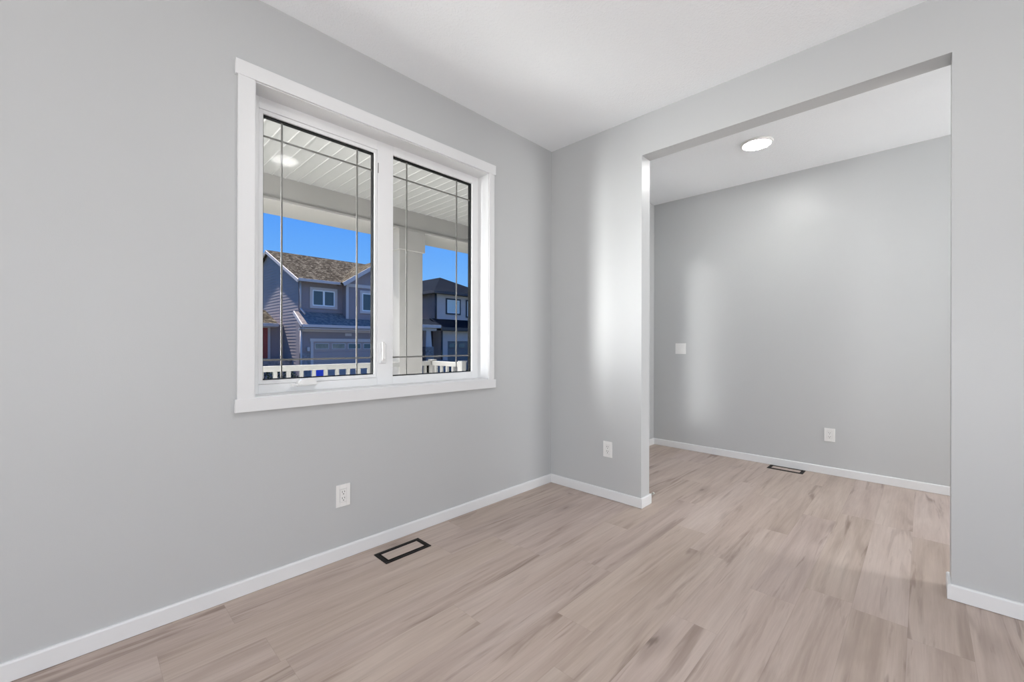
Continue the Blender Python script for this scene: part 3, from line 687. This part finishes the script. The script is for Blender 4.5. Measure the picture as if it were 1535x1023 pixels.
for k in range(5):
    xa = 8.17 + 0.845 * k
    fr_ = MB().ring(xa, xa + 0.70, 0.87, 1.175, gy - 0.045, gy + 0.0, 0.035, 0.035, 0.035, 0.035, 0.003).build('garage_window', 'trimA', gdo)
    MB().box(xa + 0.03, xa + 0.67, gy - 0.03, gy - 0.005, 0.90, 1.15).build('pane', 'garageglass' if k < 2 else 'houseglass', gdo)
MB().box(9.70, 10.05, gy - 0.05, gy + 0.0, 1.555, 1.70, 0.006).build('number_plaque', 'trimA', A)
m = MB(); m.box(7.78, 7.90, gy - 0.16, gy - 0.03, 0.78, 0.98, 0.01); m.build('wall_lamp', 'trimA', A)
# entry wing with the red door
wy = 24.5
m = MB(); m.box(3.2, AX0 + 0.02, wy, wy + 1.8, GZ, 2.15); m.build('entry_wall', 'sidingA', A)
m = MB(); m.quadslab((3.0, 24.0, 2.19), (7.22, 24.0, 2.19), (7.22, 26.2, 3.0), (3.0, 26.2, 3.0), 0.1); m.build('entry_roof', 'roofA', A)
m = MB(); m.box(2.95, 7.24, 23.95, 24.02, 2.03, 2.20, 0.01); m.box(6.86, 6.98, wy - 0.07, wy + 0.02, 0.30, 2.05, 0.006); m.box(5.75, 5.87, wy - 0.07, wy + 0.02, 0.30, 2.05, 0.006)
m.box(3.0, 7.2, 24.02, wy, 2.0, 2.04); m.box(5.87, 6.86, wy - 0.07, wy + 0.02, 1.97, 2.05, 0.006); m.build('entry_trim', 'trimA', A)
m = MB(); m.box(5.87, 6.86, wy - 0.04, wy + 0.02, 0.40, 1.97)
for (za, zb) in ((0.5, 1.05), (1.18, 1.85)):
    for xa in (5.97, 6.42): m.box(xa, xa + 0.34, wy - 0.055, wy - 0.035, za, zb, 0.01)
m.build('front_door', 'reddoor', A)
MB().box(3.2, AX0, 23.2, wy, GZ, 0.32).build('entry_step', 'stone', A)

# ---- the dark-roofed house, seen through the right light
Bh = thing('house', 'brown and pale house with dark hip roof and tapered porch column', 'house', (22.0, 28.0, GZ), 'houses across the street')
hx0, hx1, hy = 18.5, 23.9, 26.0
zeB = 5.0
m = MB(); z = GZ; d_ = 0.02
prof = [(hx0 + 0.1, GZ)]; n_ = 38; p_ = (zeB + 0.05 - GZ) / n_
for i in range(n_): prof += [(hx0 - d_, GZ + i * p_), (hx0, GZ + (i + 1) * p_)]
prof += [(hx0 + 0.1, zeB + 0.05)]
b = bmesh.new(); va = [b.verts.new((q[0], hy, q[1])) for q in prof]; vb = [b.verts.new((q[0], 36.0, q[1])) for q in prof]
b.faces.new(va); b.faces.new(vb[::-1])
for i in range(len(prof)): b.faces.new((va[i], vb[i], vb[(i + 1) % len(prof)], va[(i + 1) % len(prof)]))
bmesh.ops.recalc_face_normals(b, faces=b.faces); m._add(b); m.build('side_wall', 'sidingB', Bh)
MB().box(hx0 + 0.02, hx1, hy, hy + 0.3, 3.0, zeB).build('front_wall', 'stuccoB', Bh)
MB().box(hx0 + 0.1, hx1, hy + 0.3, 36, GZ, zeB).build('body', 'sidingB', Bh)
ez = 5.06; ap = Vector((21.2, 29.2, 6.75)); bk = Vector((21.2, 33.5, 6.75))
e0, e1, e2, e3 = (hx0 - 0.45, hy - 0.45, ez), (hx1 + 0.45, hy - 0.45, ez), (hx1 + 0.45, 36.5, ez), (hx0 - 0.45, 36.5, ez)
m = MB(); m.tri_slab(e0, e1, ap, 0.1); m.quadslab(e0, ap, bk, e3, 0.1); m.quadslab(e1, ap, bk, e2, 0.1); m.tri_slab(e3, e2, bk, 0.1); m.build('roof', 'roofB', Bh)
m = MB(); m.box(hx0 - 0.5, hx1 + 0.5, hy - 0.5, hy - 0.42, ez - 0.17, ez + 0.02); m.box(hx0 - 0.5, hx0 - 0.42, hy - 0.42, 36.5, ez - 0.17, ez + 0.02); m.box(hx0 - 0.42, hx1 + 0.45, hy - 0.42, 36.4, ez - 0.17, ez - 0.12); m.build('eaves', 'trimB', Bh)
m = MB(); m.cyl((hx0 - 0.06, hy - 0.06, 4.9), (hx0 - 0.06, hy - 0.06, 2.75), 0.07, seg=10); m.cyl((hx0 - 0.06, hy - 0.06, 2.8), (hx0 + 0.25, hy - 0.9, 2.35), 0.07, seg=10); m.cyl((18.25, 24.9, 2.4), (18.25, 24.9, GZ), 0.07, seg=10); m.build('downspout', 'trimB', Bh)
house_window(Bh, 19.40, 20.82, hy, 3.41, 4.64, 0.11, 'trimB', 'blind')
house_window(Bh, 21.36, 22.78, hy, 3.24, 4.66, 0.11, 'trimB', 'blind')
m = MB(); m.quadslab((18.0, 24.55, 2.33), (hx1 + 0.4, 24.55, 2.33), (hx1 + 0.4, hy + 0.05, 3.05), (18.0, hy + 0.05, 3.05), 0.1); m.build('skirt_roof', 'roofB', Bh)
m = MB(); m.box(17.98, hx1 + 0.4, 24.50, 24.56, 2.15, 2.35); m.box(18.0, hx1 + 0.35, 24.56, 25.0, 2.10, 2.15); m.build('skirt_fascia', 'trimB', Bh)
m = MB(); m.box(18.25, hx1, 25.0, hy, 1.36, 2.15); m.box(18.25, 18.84, 25.0, hy, GZ, 1.36); m.box(23.4, hx1, 25.0, hy, GZ, 1.36); m.build('garage_wall', 'stuccoB', Bh)
m = MB()
for k in range(4): m.box(18.84, 23.4, 25.05, 25.1, GZ + 0.02 + k * 0.545, GZ + 0.02 + (k + 1) * 0.545 - 0.012, 0.006)
g2 = m.build('garage_door', 'garageB', Bh)
for k in range(5):
    xa = 18.98 + 0.9 * k
    MB().ring(xa, xa + 0.62, 0.88, 1.2, 25.02, 25.055, 0.03, 0.03, 0.03, 0.03, 0.002).build('garage_window', 'garageB', g2)
    MB().box(xa + 0.025, xa + 0.595, 25.03, 25.053, 0.905, 1.175).build('pane', 'houseglass', g2)
m = MB(); m.quadslab((14.7, 24.2, 2.45), (17.62, 24.2, 2.45), (18.5, 26.6, 3.0), (14.7, 26.6, 3.0), 0.1); m.build('porch_roof', 'roofB', Bh)
m = MB(); m.box(14.7, 17.62, 24.12, 24.2, 2.25, 2.46, 0.01); m.box(14.8, 17.35, 24.3, 24.75, 2.06, 2.25, 0.01); m.build('porch_fascia', 'trimA', Bh)
b = bmesh.new()
def rect(xa, xb, ya, yb, z): return [b.verts.new(q) for q in ((xa, ya, z), (xb, ya, z), (xb, yb, z), (xa, yb, z))]
q0, q1 = rect(16.48, 16.98, 24.3, 24.75, 0.96), rect(16.55, 16.90, 24.36, 24.69, 2.07)
b.faces.new(q0[::-1]); b.faces.new(q1)
for i in range(4): b.faces.new((q0[i], q0[(i + 1) % 4], q1[(i + 1) % 4], q1[i]))
m = MB(); m._add(b); m.build('porch_column', 'trimA', Bh)
MB().box(16.40, 17.06, 24.2, 24.85, GZ, 0.96, 0.02).build('column_base', 'stone', Bh)
MB().box(14.8, hx0 + 0.05, 26.5, 26.7, GZ, 2.9).build('porch_wall', 'sidingB', Bh)
MB().box(14.8, 18.25, 24.2, 26.5, GZ, 0.0).build('porch_deck', 'stone', Bh)

# ---- shrubs and the blue bin by the taupe house
def shrub(loc, rx, h, label, seed):
    rnd = random.Random(seed)
    t = thing('shrub', label, 'shrub', loc, 'shrubs in front of the taupe house'); x, y, z = loc
    b = bmesh.new()
    for i in range(420):
        a, u = rnd.uniform(0, 2 * PI), rnd.uniform(0, 1)
        r = rx * math.sqrt(rnd.uniform(0.15, 1)) * math.sin(PI * (0.15 + 0.8 * u))
        p = Vector((x + r * math.cos(a), y + r * math.sin(a), z + 0.1 + (h - 0.1) * u)); s = rnd.uniform(0.06, 0.13)
        q = Vector((rnd.uniform(-1, 1), rnd.uniform(-1, 1), rnd.uniform(-0.2, 1))).normalized().to_track_quat('Z', 'Y').to_matrix()
        b.faces.new([b.verts.new(p + q @ Vector(v) * s) for v in ((-0.5, 0, 0), (0, -0.35, 0.1), (0.6, 0, 0), (0, 0.35, 0.1))])
    m = MB(); m._add(b); m.build('foliage', 'leaf', t)
    m = MB()
    for i in range(5): m.cyl((x, y, z), (x + rnd.uniform(-0.5, 0.5) * rx, y + rnd.uniform(-0.5, 0.5) * rx, z + h * 0.7), 0.03, 0.012, 8)
    m.build('stem', 'bark', t)
shrub((5.35, 20.4, GZ), 0.75, 1.05, 'low dark shrub left of the taupe house, below the red door', 3)
shrub((6.55, 20.9, GZ), 0.70, 0.95, 'low dark shrub left of the garage of the taupe house', 5)
t = thing('wheeled_bin', 'blue wheeled bin across the street, seen between the railing balusters', 'bin', (6.78, 17.6, GZ)); x, y, z = 6.78, 17.6, GZ
b = bmesh.new()
q0, q1 = rect(x - 0.15, x + 0.15, y - 0.18, y + 0.18, z + 0.05), rect(x - 0.21, x + 0.21, y - 0.24, y + 0.24, z + 1.0)
b.faces.new(q0[::-1]); b.faces.new(q1)
for i in range(4): b.faces.new((q0[i], q0[(i + 1) % 4], q1[(i + 1) % 4], q1[i]))
m = MB(); m._add(b); m.build('tub', 'bluebin', t)
MB().box(x - 0.225, x + 0.225, y - 0.26, y + 0.25, z + 1.0, z + 1.06, 0.015).build('lid', 'bluebin', t)
for s in (-1, 1): MB().cyl((x + s * 0.16, y + 0.20, z + 0.10), (x + s * 0.21, y + 0.20, z + 0.10), 0.10).build('wheel', 'tyre', t)
